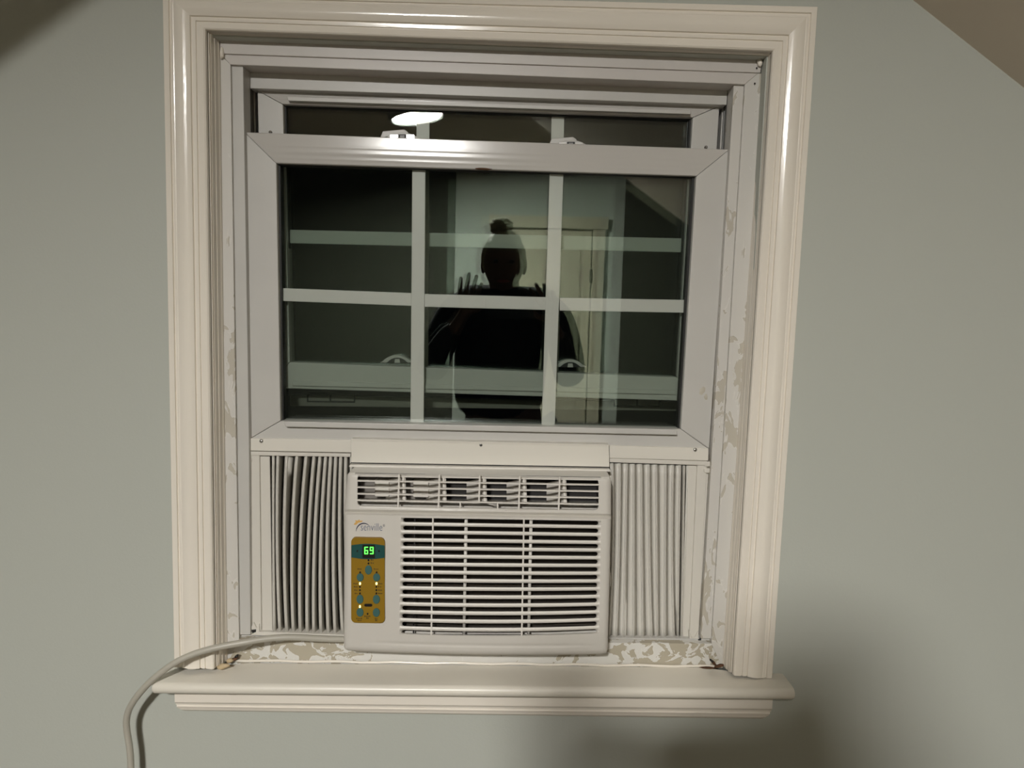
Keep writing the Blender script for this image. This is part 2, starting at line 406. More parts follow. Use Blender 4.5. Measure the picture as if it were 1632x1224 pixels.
# apron under the stool
Q = [at(279, 1104, -.018), at(1231, 1113, -.018), at(1222, 1152, -.018), at(289, 1139, -.018)]
ap = [(-.08, -.0), (-.08, -.019), (.0, -.020), (.40, -.020), (.46, -.0185), (.5, -.017), (.56, -.0165), (.58, -.0145), (.62, -.0145), (.66, -.016), (.78, -.014), (.80, -.012), (.86, -.0115), (.93, -.009), (1, -.006), (1, 0)]
def apron():
    vs = []; n = len(ap); K = 12
    for s in range(K+1):
        u = s/K
        for t, y in ap:
            q0 = Q[0].lerp(Q[3], t); q1 = Q[1].lerp(Q[2], t)
            # quarter-round returns at both lower ends
            q0.x = Q[0].x+(.010*max(0, (t-.45)/.55)**2.2); q1.x = Q[1].x-(.012*max(0, (t-.45)/.55)**2.2)
            q = q0.lerp(q1, u); vs.append(Vector((q.x, y, q.z)))
    fs = []
    for s in range(K):
        for i in range(n-1): fs.append((s*n+i, s*n+i+1, (s+1)*n+i+1, (s+1)*n+i))
    fs += [tuple(range(n)), tuple(range(K*n+n-1, K*n-1, -1))]
    link('trim_5', pydata('apron', vs, fs), M['trim_h'], label='moulded apron board under the window stool', kind='structure')
apron()

# ================================================================= WINDOW
win = thing('window_1', at(770, 1050, .05), 'grey white vinyl double-hung window, lower sash raised above the air conditioner', kind='structure')
YFR = .022
f_tl, f_tr, f_br, f_bl = (351, 64), (1216, 97), (1151, 1060), (363, 1052)
Bf = [at(*f_tl, YFR), at(*f_tr, YFR), at(*f_br, YFR), at(*f_bl, YFR)]
stop = [(0, -.014), (0, -.009), (.16, -.0085), (.20, -.0035), (.24, -.0035), (.30, -.006), (.42, -.0065), (.50, -.003), (.52, .006), (.58, .0045), (.68, .0045), (.74, .008), (.78, .016), (.86, .015), (1.0, .018), (1.0, .024)]
for nm, a0, a1, b0, b1, mm in (('stop_molding', 'itl', 'ibl', Bf[0], Bf[3], 'trim'), ('stop_molding', 'itr', 'ibr', Bf[1], Bf[2], 'trim'), ('stop_molding', 'itl', 'itr', Bf[0], Bf[1], 'trim_h')):
    sweep(nm, A[a0], A[a1], b0, b1, stop, M[mm], win, label='cream painted stop moulding')
# frame faces
slab('head_liner', [(350, 62), (1216, 95), (1212, 116), (351, 85.5)], YFR-.003, .09, M['vinyl_head'], win, bevel=.0012)
slab('frame_head', [(351, 86), (1209, 116), (1187, 134.5), (367, 103)], YFR, .15, M['vinyl_head'], win, bevel=.0012)
slab('frame_jamb', [(351, 86), (367.5, 103), (381, 1020), (381.5, 1056), (362, 1052)], YFR, .15, M['peel_jamb'], win, bevel=.001, label='scuffed left frame face')
slab('frame_jamb', [(1209, 116), (1217, 118), (1152, 1062), (1133, 1060), (1134, 1026), (1187, 134.5)], YFR, .15, M['peel_jamb'], win, bevel=.001, label='scuffed right frame face')
slab('jamb_track', [(368.5, 104), (387.5, 105), (397, 700), (399, 1012), (382, 1012), (378, 700)], YFR+.006, .06, M['vinyl'], win, bevel=.0012)
slab('jamb_track', [(1169.5, 134), (1186.5, 134.5), (1153, 700), (1135, 1018), (1117, 1018), (1136, 700)], YFR+.006, .06, M['peel_jamb'], win, bevel=.0012, label='jamb track with flaked paint')
# deep frame box: soffit, side channels, head track
slab('channel_wall', [(368, 104), (388.5, 105), (396, 1010), (382, 1010)], .05, .16, M['track'], win)
slab('channel_wall', [(1168.5, 134), (1188, 134.5), (1135, 1018), (1120, 1018)], .05, .16, M['track'], win)
for x0, x1, dpt in ((393, 396, .066), (398.5, 401, .08)):
    slab('track_rib', [(x0, 112), (x1, 112), (x1+8, 700), (x0+8, 700)], dpt, .15, M['track'], win)
for x0, x1, dpt in ((1160, 1163, .066), (1155, 1158, .08)):
    slab('track_rib', [(x0, 148), (x1, 148), (x1-27, 700), (x0-27, 700)], dpt, .15, M['track'], win)
slab('head_track', [(396, 115), (1160, 143), (1158, 167.2), (398, 140.7)], .060, .15, M['vinyl'], win, bevel=.001)
slab('parting_stop', [(404, 141), (406.5, 141), (414, 700), (411, 700)], .085, .15, M['vinyl'], win)
slab('parting_stop', [(1151.5, 166), (1155, 166), (1124, 700), (1120, 700)], .085, .15, M['vinyl'], win)
# frame sill with flaking paint
slab('frame_sill', [(380.5, 1019), (1134, 1026), (1152, 1066), (362, 1060)], YFR-.001, .15, M['peel'], win, bevel=.001, label='flaking white paint on the frame sill')
slab('outer_sill', [(366, 1012), (1140, 1018), (1140, 1030), (366, 1026)], YFR+.012, .15, M['vinyl'], win)
# bead of paint where sill meets stool
pts = [at(366+i*26.2, 1052.5+i*.33+.8*math.sin(i*1.7), YFR-.004) for i in range(31)]
link('paint_bead', tube_mesh('paint_bead', pts, .0022, 8), M['trim_h'], win, smooth=True)
# corner caulk and rusty debris
def lump(name, px, py, y, rx, rz, m, parent, seed, ang=0):
    c = at(px, py, y); bm = bmesh.new(); bmesh.ops.create_icosphere(bm, subdivisions=2, radius=1)
    for v in bm.verts:
        n_ = 1+.45*noise.noise(v.co*1.7+Vector((seed, 0, 0)))
        x, yy, z = v.co.x*rx*n_, v.co.y*.004, v.co.z*rz*n_
        v.co = Vector((x*math.cos(ang)-z*math.sin(ang), yy, x*math.sin(ang)+z*math.cos(ang)))+c
    me = bpy.data.meshes.new(name); bm.to_mesh(me); bm.free()
    return link(name, me, m, parent, smooth=True)
lump('caulk_patch', 355, 1062, -.012, .011, .0045, M['caulk'], win, 1, .3)
lump('rust_flake', 372, 1051, .012, .009, .003, M['rust'], win, 2, .5)
lump('rust_flake', 377, 1045.5, .010, .0045, .0018, M['black'], win, 3, .6)
lump('caulk_patch', 366, 1053, .008, .006, .004, M['caulk'], win, 8, .2)
lump('rust_flake', 1137, 1056, .010, .007, .0022, M['rust'], win, 4, -.75)
lump('rust_flake', 1134, 1053, .009, .004, .0016, M['black'], win, 5, -.7)
lump('rust_flake', 1146, 1061, .0, .009, .0022, M['rust'], win, 6, .3)
lump('rust_flake', 1128, 1064, -.001, .012, .0010, M['rust'], win, 7, .0)
lump('caulk_patch', 354, 84, .018, .003, .010, M['trim'], win, 9, .0)
lump('caulk_patch', 1211, 100, .016, .004, .008, M['trim'], win, 10, .2)
dome('nail_hole', at(1206, 108.5, .017), .0014, .0006, M['black'], win, n=8, rings=2)
dome('nail_hole', at(1203, 133, .020), .0014, .0006, M['black'], win, n=8, rings=2)

# ---- sashes
def sash(name, outer, inner, yf, yb, label, mstile):
    """mitred four-piece sash; outer/inner px: TL TR BR BL on plane yf"""
    s = thing(name, at((outer[0][0]+outer[1][0])/2, outer[2][1], (yf+yb)/2), label, parent=win)
    O, I = outer, inner
    g = .35
    pr = [(0, yb), (0, yf+.0014), (.015, yf+.0004), (.03, yf)]+[(.03+.94*k/16, yf-.0005*math.sin(math.pi*k/16)-(.0002 if k in (6, 9, 10, 13) else 0)) for k in range(1, 16)]+[(.97, yf), (.985, yf+.0004), (1, yf+.0014), (1, yb)]
    o = sweep('top_rail', at(*O[0], yf), at(*O[1], yf), at(*I[0], yf), at(*I[1], yf), pr, M['rail'], s, smooth=True)
    es = o.modifiers.new('es', 'EDGE_SPLIT'); es.split_angle = math.radians(25)
    slab('bottom_rail', [I[3], I[2], O[2], O[3]], yf, yb, M['vinyl'], s, bevel=.0016)
    slab('stile', [(O[0][0], O[0][1]+g), (I[0][0], I[0][1]+g), (I[3][0], I[3][1]-g), (O[3][0], O[3][1]-g)], yf, yb, M['vinyl'], s, bevel=.0016)
    slab('stile', [(I[1][0], I[1][1]+g), (O[1][0], O[1][1]+g), (O[2][0], O[2][1]-g), (I[2][0], I[2][1]-g)], yf, yb, M['vinyl'], s, bevel=.0016)
    return s
def panes(s, px, y1, y2, g0=.003):
    slab('pane', px, y1, y1+g0, M['glass'], s)
    slab('pane', px, y2, y2+g0, M['glass'], s)
# upper sash
us = sash('upper_sash', [(410, 143.5), (1147, 168.5), (1118, 640), (420, 618)], [(451, 166), (1104, 187), (1079, 601), (462, 577)], .0760, .1080,
          'upper sash standing behind the raised lower sash', 'vinyl')
slab('glazing_bead', [(457, 153.5), (1101, 175.5), (1101, 182), (459, 160.5)], .0660, .0820, M['vinyl'], us, bevel=.0008)
def skew_pane(px, y, ang, parent):
    """pane set slightly out of parallel in its sash"""
    k = math.tan(math.radians(ang)); a = [at(x_, y_, y) for x_, y_ in px]
    vs = [Vector((p.x, y+p.x*k, p.z)) for p in a]; vs += [v+Vector((0, .003, 0)) for v in vs]
    return link('pane', pydata('pane', vs, [(0, 1, 2, 3), (7, 6, 5, 4)]+[(i, (i+1) % 4, 4+(i+1) % 4, 4+i) for i in range(4)]), M['glass'], parent)
for y_ in (.0905, .1035): skew_pane([(448, 155), (1107, 180), (1082, 606), (458, 582)], y_, .4, us)
slab('gasket', [(451, 166), (456, 170), (463, 577), (458, 577)], .0860, .1020, M['gap'], us)
slab('gasket', [(1099, 187), (1104, 187), (1081, 600), (1076, 600)], .0860, .1020, M['gap'], us)
slab('gasket', [(452, 166), (1104, 187), (1104, 191), (452, 170)], .0860, .1020, M['gap'], us)
for (xa, xb, xc, xd) in ((664, 684.5, 682, 662), (879.5, 899.5, 890, 870)):
    slab('muntin', [(xa, 172), (xb, 172), (xc, 600), (xd, 600)], .0965, .0995, M['muntin'], us)
slab('muntin', [(452, 366), (1092, 380), (1092, 402), (452, 387)], .0963, .0998, M['muntin'], us)
slab('rail_lip', [(466, 607), (1076, 622), (1076, 629), (466, 615)], .0720, .1, M['vinyl'], us, bevel=.0008)
# keepers on the upper sash's meeting rail
def lockshape(cx, base, w, h, flip=1, n=10):
    out = [(cx-w, base)]
    for i in range(n+1):
        t = -1+2*i/n; out.append((cx+t*w*.86, base-h*(1-abs(t)**2.2)*.85-h*.15))
    return out+[(cx+w, base)]
for cx, by in ((632, 578), (908, 585)):
    k = slab('keeper', lockshape(cx, by, 27, 12), .0800, .1000, M['vinyl'], us, bevel=.001)
    slab('keeper_slot', lockshape(cx+1, by+.3, 18, 8.2), .0788, .0805, M['gap'], k)
    slab('keeper_post', [(cx-3.5, by+.3), (cx-2.5, by-5.8), (cx+4.5, by-5.6), (cx+5.5, by+.3)], .0780, .0795, M['vinyl'], k)
# outer screen frame seen through both panes
sf = thing('screen_frame', at(770, 640, .145), 'outer frame bar seen through the glass', parent=win)
slab('frame_bar', [(462, 630), (1082, 641), (1082, 655), (462, 647)], .138, .15, M['exterior_frame'], sf, bevel=.001)
for x0, x1, y0 in ((489, 566, 628), (978, 1052, 635)):
    slab('latch_recess', rectpx(x0, y0, x1, y0+13, 1), .1365, .139, M['gap'], sf)
    slab('latch_plate', rectpx(x0+2.5, y0+2, x0+36, y0+11, .5), .135, .138, M['exterior_frame'], sf, bevel=.0006)
    slab('latch_plate', rectpx(x0+39, y0+2, x1-2.5, y0+11, .5), .135, .138, M['exterior_frame'], sf, bevel=.0006)
# lower sash
ls = sash('lower_sash', [(390.5, 210.5), (1162, 238), (1130.5, 716), (397.5, 700)], [(440.5, 260), (1109.5, 280.5), (1085, 684), (447, 671)], .0400, .0720,
          'raised lower sash in front', 'vinyl')
panes(ls, [(437, 256), (1113, 276), (1088, 690), (443, 676)], .0535, .0665)
slab('gasket', [(440, 260), (446.5, 264), (452, 671), (446, 671)], .0500, .0680, M['gap'], ls)
slab('gasket', [(1103.5, 280), (1109.5, 280), (1085, 684), (1080, 684)], .0500, .0680, M['gap'], ls)
slab('gasket', [(440, 259), (1110, 279.5), (1110, 283), (440, 263)], .0500, .0680, M['gap'], ls)
for (xa, xb, xc, xd) in ((657, 678, 675, 654), (876.5, 898.5, 884, 863)):
    slab('muntin', [(xa, 262), (xb, 262), (xc, 686), (xd, 686)], .0575, .0645, M['muntin'], ls, bevel=.0006)
for (x0, y0, x1, y1) in ((446, 459, 655.5, 467), (676.7, 468.5, 870, 473.5), (892, 474.5, 1094, 478)):
    slab('muntin', [(x0, y0), (x1, y1), (x1, y1+20.5), (x0, y0+20.5)], .0580, .0640, M['muntin'], ls, bevel=.0006)
slab('lift_rail', [(452, 671.5), (1078, 684.5), (1080, 693.5), (455, 680.5)], .0300, .0410, M['vinyl'], ls, bevel=.0012)
# worn chip on the top rail
lump('paint_chip', 771, 269.5, .0403, .014, .0018, M['rust'], ls, 14, -.03)
lump('paint_chip', 1119, 622, .0432, .009, .015, M['chip'], ls, 15, -.4)
lump('paint_chip', 1124, 632, .0433, .006, .009, M['chip'], ls, 25, .2)
for px_, py_ in ((431, 211), (1125, 235)): dome('tilt_pin', at(px_, py_, .0580), .003, .004, M['chrome'], ls, n=8, rings=3)
# cam locks behind the top rail
for cx, by, lev in ((641, 224, -1), (910, 236, -1)):
    lk = slab('sash_lock', lockshape(cx, by, 34, 13), .0680, .0880, M['vinyl'], ls, bevel=.0012, label='curved cam lock on the meeting rail')
    if lev: slab('lever', [(cx-36, by-3), (cx-31, by-15), (cx+3, by-18), (cx+9, by-14), (cx+9, by-10), (cx-12, by-9)], .0780, .0870, M['vinyl'], lk, bevel=.001)
    slab('cam_slot', rectpx(cx-6, by-10, cx+6, by-3), .0665, .0690, M['gap'], lk)
    slab('cam_pin', rectpx(cx-3.5, by-8.5, cx+3.5, by-4), .0655, .0670, M['track'], lk)
    for s_ in (-1, 1): slab('strike_plate', rectpx(cx+s_*13-6, by-9, cx+s_*13+6, by-3), .0662, .0685, M['chrome'], lk)

# ================================================================= AIR CONDITIONER
AC = thing('air_conditioner', at(760, 1042, .05), 'warm white window air conditioner with slatted grille, standing on the sill', 'air conditioner')
YA = -.042
def ac_left(py): return 554-(min(py, 820)-753)*.085 if py < 820 else 548.6-(py-820)*.002
def ac_right(py): return 974 if py < 820 else 974-(py-820)*.026
def ac_bottom(px):
    t = (px-548)/420.0; return 1036.5+6.0*t+4.0*4*t*(1-t)*.9
def ac_top(px): return 753+(px-554)*.0167
def ydepth(px, py):
    tl = (px-554)*.0167; v = py-tl
    if v < 812: y = -.033-.006*(v-753)/59
    elif v < 816: y = -.039+.0045*(v-812)/4
    elif v < 820: y = -.0345-.0075*(v-816)/4
    elif v < 935: y = -.042-.004*math.sin((v-820)/115*math.pi/2)
    else: y = -.046+.005*((v-935)/105)**2
    u = (px-760)/212.0
    y += .0035*u*u
    dl = min(px-ac_left(py), ac_right(py)-px); dt = py-ac_top(px); db = ac_bottom(px)-py
    r = 9.0
    for dd, rr, k in ((dl, 9.0, .008), (dt, 7.0, .006), (db, 7.0, .007)):
        if dd < rr:
            q = 1-max(dd, 0)/rr; y += k*(1-math.sqrt(max(0, 1-q*q)))
    if 11.5 < db < 17.5: y += .0009*math.sin((db-11.5)/6*math.pi)*max(0, min(1, (px-575)/60, (955-px)/60))
    return y
vent = roundpx(569.5, 756, 954, 806.5, 7, tilt=6.6)
SL_N = 15
def slot_y(i, s):
    L = 828.5+12.73*i; R = 833.6+12.30*i
    return L+(R-L)*s+3.8*(i/14.0)**2*4*s*(1-s)
def slot_l(i): return 639-.16*i
def slot_r(i): return 957.5-.22*i
HH = 3.35
grille = []
K = 24
for k in range(K+1):
    s = k/K; grille.append((slot_l(0)+(slot_r(0)-slot_l(0))*s, slot_y(0, s)-HH))
for i in range(1, 14): grille.append((slot_r(i), slot_y(i, 1)))
for k in range(K+1):
    s = 1-k/K; grille.append((slot_l(14)+(slot_r(14)-slot_l(14))*s, slot_y(14, s)+HH))
for i in range(13, 0, -1): grille.append((slot_l(i), slot_y(i, 0)))

def inside(p, poly):
    x, y = p; c = False; j = len(poly)-1
    for i in range(len(poly)):
        xi, yi = poly[i]; xj, yj = poly[j]
        if (yi > y) != (yj > y) and x < (xj-xi)*(y-yi)/(yj-yi)+xi: c = not c
        j = i
    return c
def holed_panel(name, outer, holes, yfun, inner_back, outer_back, lines, m, parent):
    V = []; E = []
    for poly in [outer]+holes:
        s = len(V); V += [Vector(p) for p in poly]; E += [(s+i, s+(i+1) % len(poly)) for i in range(len(poly))]
    for ln in lines:
        prev = None
        for p in ln:
            if inside(p, outer) and not any(inside(p, h) for h in holes):
                V.append(Vector(p))
                if prev is not None: E.append((prev, len(V)-1))
                prev = len(V)-1
            else: prev = None
    v2, e2, f2, ov, oe, of = delaunay_2d_cdt(V, E, [], 0, 1e-4)
    vs = [at(p.x, p.y, yfun(p.x, p.y)) for p in v2]
    fs = []
    for f in f2:
        c = sum((v2[i] for i in f), Vector((0, 0)))/len(f)
        if inside(c, outer) and not any(inside(c, h) for h in holes): fs.append(tuple(f))
    idx = {}
    for i, src in enumerate(ov):
        for s in src: idx[s] = i
    s = 0
    for li, poly in enumerate([outer]+holes):
        n = len(poly); back = outer_back if li == 0 else inner_back; b0 = len(vs)
        for i in range(n):
            p = vs[idx[s+i]]; vs.append(Vector((p.x, (back if li == 0 else p.y+back), p.z)))
        for i in range(n): fs.append((idx[s+i], idx[s+(i+1) % n], b0+(i+1) % n, b0+i))
        s += n
    me = pydata(name, vs, fs)
    o = link(name, me, m, parent, smooth=True)
    es = o.modifiers.new('es', 'EDGE_SPLIT'); es.split_angle = math.radians(35)
    return o
def ac_outline():
    pts = []
    for k in range(33): x = 556.5+(971-556.5)*k/32; pts.append((x, ac_top(x)))
    pts.append((973.2, 761.5))
    for k in range(1, 25): y = 762+(1034-762)*k/24; pts.append((ac_right(y), y))
    pts.append((966.5, 1040.5))
    for k in range(33): x = 964-(964-555)*k/32; pts.append((x, ac_bottom(x)))
    pts.append((550, 1034.5))
    for k in range(25): y = 1030-(1030-756)*k/24; pts.append((ac_left(y), y))
    return pts
out = ac_outline()
lines = []
def frange(a, b, n): return [a+(b-a)*k/n for k in range(n+1)]
for dd in (.5, 1.2, 2.2, 3.5, 5.2, 7.2, 9.5):
    lines.append([(ac_left(y)+dd, y) for y in frange(754+dd*.3, 1034-dd*.3, 44)])
    lines.append([(ac_right(y)-dd, y) for y in frange(761+dd*.3, 1039-dd*.3, 44)])
for dd in (.5, 1.2, 2.2, 3.5, 5.2, 7.5):
    lines.append([(x, ac_top(x)+dd) for x in frange(557, 971, 40)])
for dd in (.5, 1.2, 2.2, 3.5, 5.2, 7.2, 9.5, 11.5, 12.7, 14.5, 16.3, 17.5, 20):
    lines.append([(x, ac_bottom(x)-dd) for x in frange(552, 966, 40)])
for yy in (767, 782, 797, 809.5, 811.9, 812.6, 813.4, 814.3, 815.2, 816, 816.8, 817.6, 818.4, 819.2, 820, 822, 834, 860, 885, 910, 935, 960, 985, 1005):
    lines.append([(x, yy+(x-554)*.0167) for x in frange(549.8, 973.2, 40)])
for xx in frange(575, 945, 12): lines.append([(xx+.2, y) for y in frange(757, 1036, 40)])
fp = holed_panel('front_panel', out, [vent, grille], ydepth, .004, .030, lines, M['ac'], AC)
# cabinet through the window and cavity linings
slab('cabinet', [(562, 752), (962, 759), (958, 1030), (556, 1024)], .032, .36, M['ac_in'], AC, bevel=.003)
def liner(name, px, y0, y1, m):
    """open-fronted tray behind an opening"""
    a = [at(x, y, y0) for x, y in px]; n = len(a); vs = a+[Vector((p.x, y1, p.z)) for p in a]
    fs = [(i, (i+1) % n, n+(i+1) % n, n+i) for i in range(n)]+[tuple(range(n, 2*n))]
    return link(name, pydata(name, vs, fs), m, AC)
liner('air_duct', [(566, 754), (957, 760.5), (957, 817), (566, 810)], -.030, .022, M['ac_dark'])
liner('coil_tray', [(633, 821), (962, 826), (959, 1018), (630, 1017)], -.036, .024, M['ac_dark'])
slab('evaporator_coil', [(637, 822), (958, 828), (954, 1014), (634, 1012)], -.010, .018, M['coil'], AC, label='dark finned cooling coil')
for i in (3, 8, 13):
    for (xa, xb) in ((648, 954),):
        yy = slot_y(i, .5)+1.2
        slab('coil_tube', [(xa, slot_y(i, 0)+.8), (xb, slot_y(i, 1)+.8), (xb, slot_y(i, 1)+2.2), (xa, slot_y(i, 0)+2.2)], -.0125, -.009, M['tube'], AC)
slab('drip_rail', [(638, 1005), (954, 1004), (954, 1012), (638, 1012)], -.020, -.008, M['ac_in'], AC, bevel=.002)
for (x0, x1) in ((743, 739.5), (846.5, 842.5), (661, 659)):
    pts = [at(x0, 823, -.0335), at(x1, 1012, -.0335)]
    link('support_post', tube_mesh('support_post', pts, .0026 if x0 != 661 else .0012, 12), M['ac_bar'] if x0 != 661 else M['ac_dark'], AC, smooth=True)
# lower grille slats: rounded bars flaring at both ends into the panel
def slat(i):
    """bar between slot i and i+1"""
    st = []
    n = 28
    for e in range(7): st.append(('l', e/6))
    for k in range(1, n): st.append(('m', k/n))
    for e in range(7): st.append(('r', 1-e/6))
    vs = []; R = HH
    sec = [(-1, .004), (-1, .0012), (-.82, .0004), (-.35, -.0006), (.35, -.0006), (.82, .0004), (1, .0012), (1, .004)]
    l = (slot_l(i)+slot_l(i+1))/2; r = (slot_r(i)+slot_r(i+1))/2
    for kind, e in st:
        if kind == 'l': x = l-.6+R*e
        elif kind == 'r': x = r+.6-R*e
        else: x = l+R+(r-l-2*R)*e
        s = (x-l)/(r-l); s = min(max(s, 0), 1)
        ya, yb = slot_y(i, s), slot_y(i+1, s)
        h = math.sqrt(max(0, R*R-(R*(1-e))**2)) if kind in 'lr' else R
        top, bot = ya+h, yb-h; mid = (top+bot)/2; hf = (bot-top)/2
        yb0 = ydepth(x, mid)
        for a_, dy in sec: vs.append(at(x, mid+a_*hf, yb0+dy+.0004))
    m_ = len(sec); fs = []
    for k in range(len(st)-1):
        for j in range(m_-1): fs.append((k*m_+j, k*m_+j+1, (k+1)*m_+j+1, (k+1)*m_+j))
        fs.append((k*m_+m_-1, k*m_, (k+1)*m_, (k+1)*m_+m_-1))
    fs += [tuple(range(m_)), tuple(range(len(vs)-1, len(vs)-m_-1, -1))]
    link('grille_slat', pydata('grille_slat', vs, fs), M['ac_bar'], AC, smooth=True)
def slot_end(i, right):
    """rounded scoop closing one end of a slot"""
    s_ = 1 if right else 0; y = slot_y(i, s_); x = slot_r(i)+.4 if right else slot_l(i)-.4; sg = -1 if right else 1
    vs = []; n = 8; yd = ydepth(x, y)
    for k in range(n+1):
        a = math.radians(90+180*k/n); c, d_ = math.cos(a), math.sin(a)
        vs.append(at(x+sg*(HH*1.12*(1+c)-.3), y-HH*1.12*d_, yd+.0004))
        vs.append(at(x+sg*(HH*1.04*(1+c)+2.2), y-HH*1.04*d_, yd+.0022))
        vs.append(at(x+sg*(HH*.92*(1+c)+4.6), y-HH*.92*d_, yd+.0060))
        vs.append(at(x+sg*(HH*.92*(1+c)+4.7), y-HH*.92*d_, yd+.0110))
    fs = [(k*4+j, k*4+j+1, (k+1)*4+j+1, (k+1)*4+j) for k in range(n) for j in range(3)]
    link('slot_end', pydata('slot_end', vs, fs), M['ac_bar'], AC, smooth=True)
for i in range(SL_N): slot_end(i, False); slot_end(i, True)
for i in range(SL_N-1): slat(i)
for (x0, x1, s) in ((690, 687.3, .16), (835, 831.5, .61)):
    y0, y1 = slot_y(0, s)-HH, slot_y(14, s)+HH
    slab('grille_rib', [(x0-1.2, y0), (x0+1.2, y0), (x1+1.2, y1), (x1-1.2, y1)], -.0440, -.039, M['ac_bar'], AC)
# upper vent bars
def vy(x, t): return 756+(806.5-756)*t+6.6*(x-569.5)/384.5
for t in (.205, .41, .615, .82):
    x0, x1 = 569, 954.5
    slab('vent_bar', [(x0, vy(x0, t)-.9), (x1, vy(x1, t)-.9), (x1, vy(x1, t)+1.1), (x0, vy(x0, t)+1.1)], -.0375, -.033, M['ac_bar'], AC)
for x, t1 in ((636, 1), (700.5, 1), (764.7, .82), (828.5, 1), (892.2, 1)):
    xb = x-1.8*t1
    slab('vent_rib', [(x-1.3, vy(x, 0)-1), (x+1.3, vy(x, 0)-1), (xb+1.3, vy(x, t1)+.6), (xb-1.3, vy(x, t1)+.6)], -.0380, -.033, M['ac_bar'], AC)
for x in (733.5, 793):
    slab('vent_rib', [(x-1.1, vy(x, .82)), (x+1.1, vy(x, .82)), (x+1.1, vy(x, 1)+.5), (x-1.1, vy(x, 1)+.5)], -.0378, -.033, M['ac_bar'], AC)
# directional vanes behind the vent
def vane(x):
    p0, p1 = at(x+9, vy(x, .04), -.024), at(x+10.5, vy(x, .86), -.024)
    q0, q1 = at(x-20, vy(x, .16), .006), at(x-20, vy(x, .80), .006)
    th = Vector((.0011, 0, 0)); vs = [p0-th, p0+th, q0+th, q0-th, p1-th, p1+th, q1+th, q1-th]
    o = link('vane', pydata('vane', vs, [(0, 1, 2, 3), (7, 6, 5, 4), (0, 4, 5, 1), (1, 5, 6, 2), (2, 6, 7, 3), (3, 7, 4, 0)]), M['ac_in'], AC)
    slab('vane_edge', [(x+4.5, vy(x, .04)), (x+8, vy(x, .04)), (x+11, vy(x, .86)), (x+6, vy(x, .86))], -.0265, -.0235, M['ac_bar'], o, bevel=.0008)
for x in (636, 700.5, 764.7, 828.5, 892.2): vane(x)
slab('duct_lining', [(568, vy(568, 0)), (694, vy(694, 0)), (694, vy(694, 1)), (568, vy(568, 1))], .012, .016, M['duct'], AC)
for x0, x1 in ((597, 620), (658, 683)):
    slab('duct_rib', [(x0, vy(x0, .16)), (x1, vy(x1, .16)), (x1, vy(x1, .70)), (x0, vy(x0, .70))], -.004, .013, M['ac_bar'], AC, bevel=.002)
slab('duct_floor', [(568, vy(568, .86)), (955, vy(955, .86)), (955, vy(955, 1.1)), (568, vy(568, 1.1))], -.012, .013, M['ac_in'], AC)
link('swing_wire', tube_mesh('swing_wire', smooth_path([at(768, 798.5, -.030), at(778, 803, -.031), at(788, 805, -.031), at(793, 804.5, -.031)], 5), .0007, 6), M['ac_bar'], AC, smooth=True)
# control panel
YP = -.0465
def ac_face(px, py): return ydepth(px, py)
def decal(name, px, h, m, parent, base=None, **k):
    """thin raised piece following the panel"""
    c = (sum(p[0] for p in px)/len(px), sum(p[1] for p in px)/len(px))
    y = (base if base is not None else ac_face(*c))
    return slab(name, px, y-h, y+.0015, m, parent, **k)
yb_ = -.0408
cp = slab('control_panel', roundpx(559.5, 857, 613, 992.5, 7, tilt=.8), -.0472, -.038, M['mustard'], AC, bevel=.0004, label='mustard yellow control panel with teal buttons')
band = [(560, 869)]+[(560+53*k/10, 869-2.6*math.sin(math.pi*k/10)+.06*k) for k in range(11)]+[(613-53*k/10, 889+2.6*math.sin(math.pi*k/10)-.06*k) for k in range(11)]
slab('display_band', band[1:], -.0477, -.047, M['teal'], cp, label='teal band around the display')
slab('display', [(577.5, 868.2), (597.5, 868.4), (597.5, 889.6), (577.5, 889.4)], -.0482, -.0476, M['black'], cp, label='black display window')
for x in (569.5, 604): slab('dot', ellpx(x, 878.2, 1.4, 1.7, 10), -.0481, -.0476, M['black'], cp)
SEG = {'6': 'afgedc', '9': 'abcdfg'}
def digit(ch, x0, y0, w_, h_):
    t = 1.5; sl = .35
    S = dict(a=(x0, y0, x0+w_, y0+t), g=(x0, y0+h_/2-t/2, x0+w_, y0+h_/2+t/2), d=(x0, y0+h_-t, x0+w_, y0+h_),
             f=(x0, y0, x0+t, y0+h_/2), b=(x0+w_-t, y0, x0+w_, y0+h_/2), e=(x0, y0+h_/2, x0+t, y0+h_), c=(x0+w_-t, y0+h_/2, x0+w_, y0+h_))
    vs = []; fs = []
    for s in SEG[ch]:
        a0, b0, a1, b1 = S[s]
        v, f = prism_w([at(x, y, -.0486) for x, y in roundpx(a0, b0, a1, b1, .7, n=2)], -.0481); o_ = len(vs)
        vs += v; fs += [tuple(i+o_ for i in q) for q in f]
    link('digit', pydata('digit', vs, fs), M['digit'], cp, label='glowing green digit %s' % ch)
digit('6', 580.6, 871.6, 6.0, 11.6); digit('9', 589.3, 871.6, 6.0, 11.6)
for x, y, rx, ry in ((587, 908.6, 5.6, 7.4), (573.8, 920.5, 5.6, 6.4), (600, 920.5, 5.6, 6.4), (573.5, 955.3, 5.6, 7.2), (599.7, 955.5, 5.6, 7.2), (573.6, 976.2, 5.6, 7), (599.6, 976.6, 5.6, 7)):
    slab('button', ellpx(x, y, rx, ry, 24), -.0488, -.047, M['button'], cp, bevel=.0006)
for x, y in ((573.7, 930.2), (600, 930.2), (573.5, 966.8)): slab('indicator_light', roundpx(x-1.4, y-2.1, x+1.4, y+2.1, 1.2, n=3), -.0479, -.047, M['led'], cp, label='lit yellow indicator')
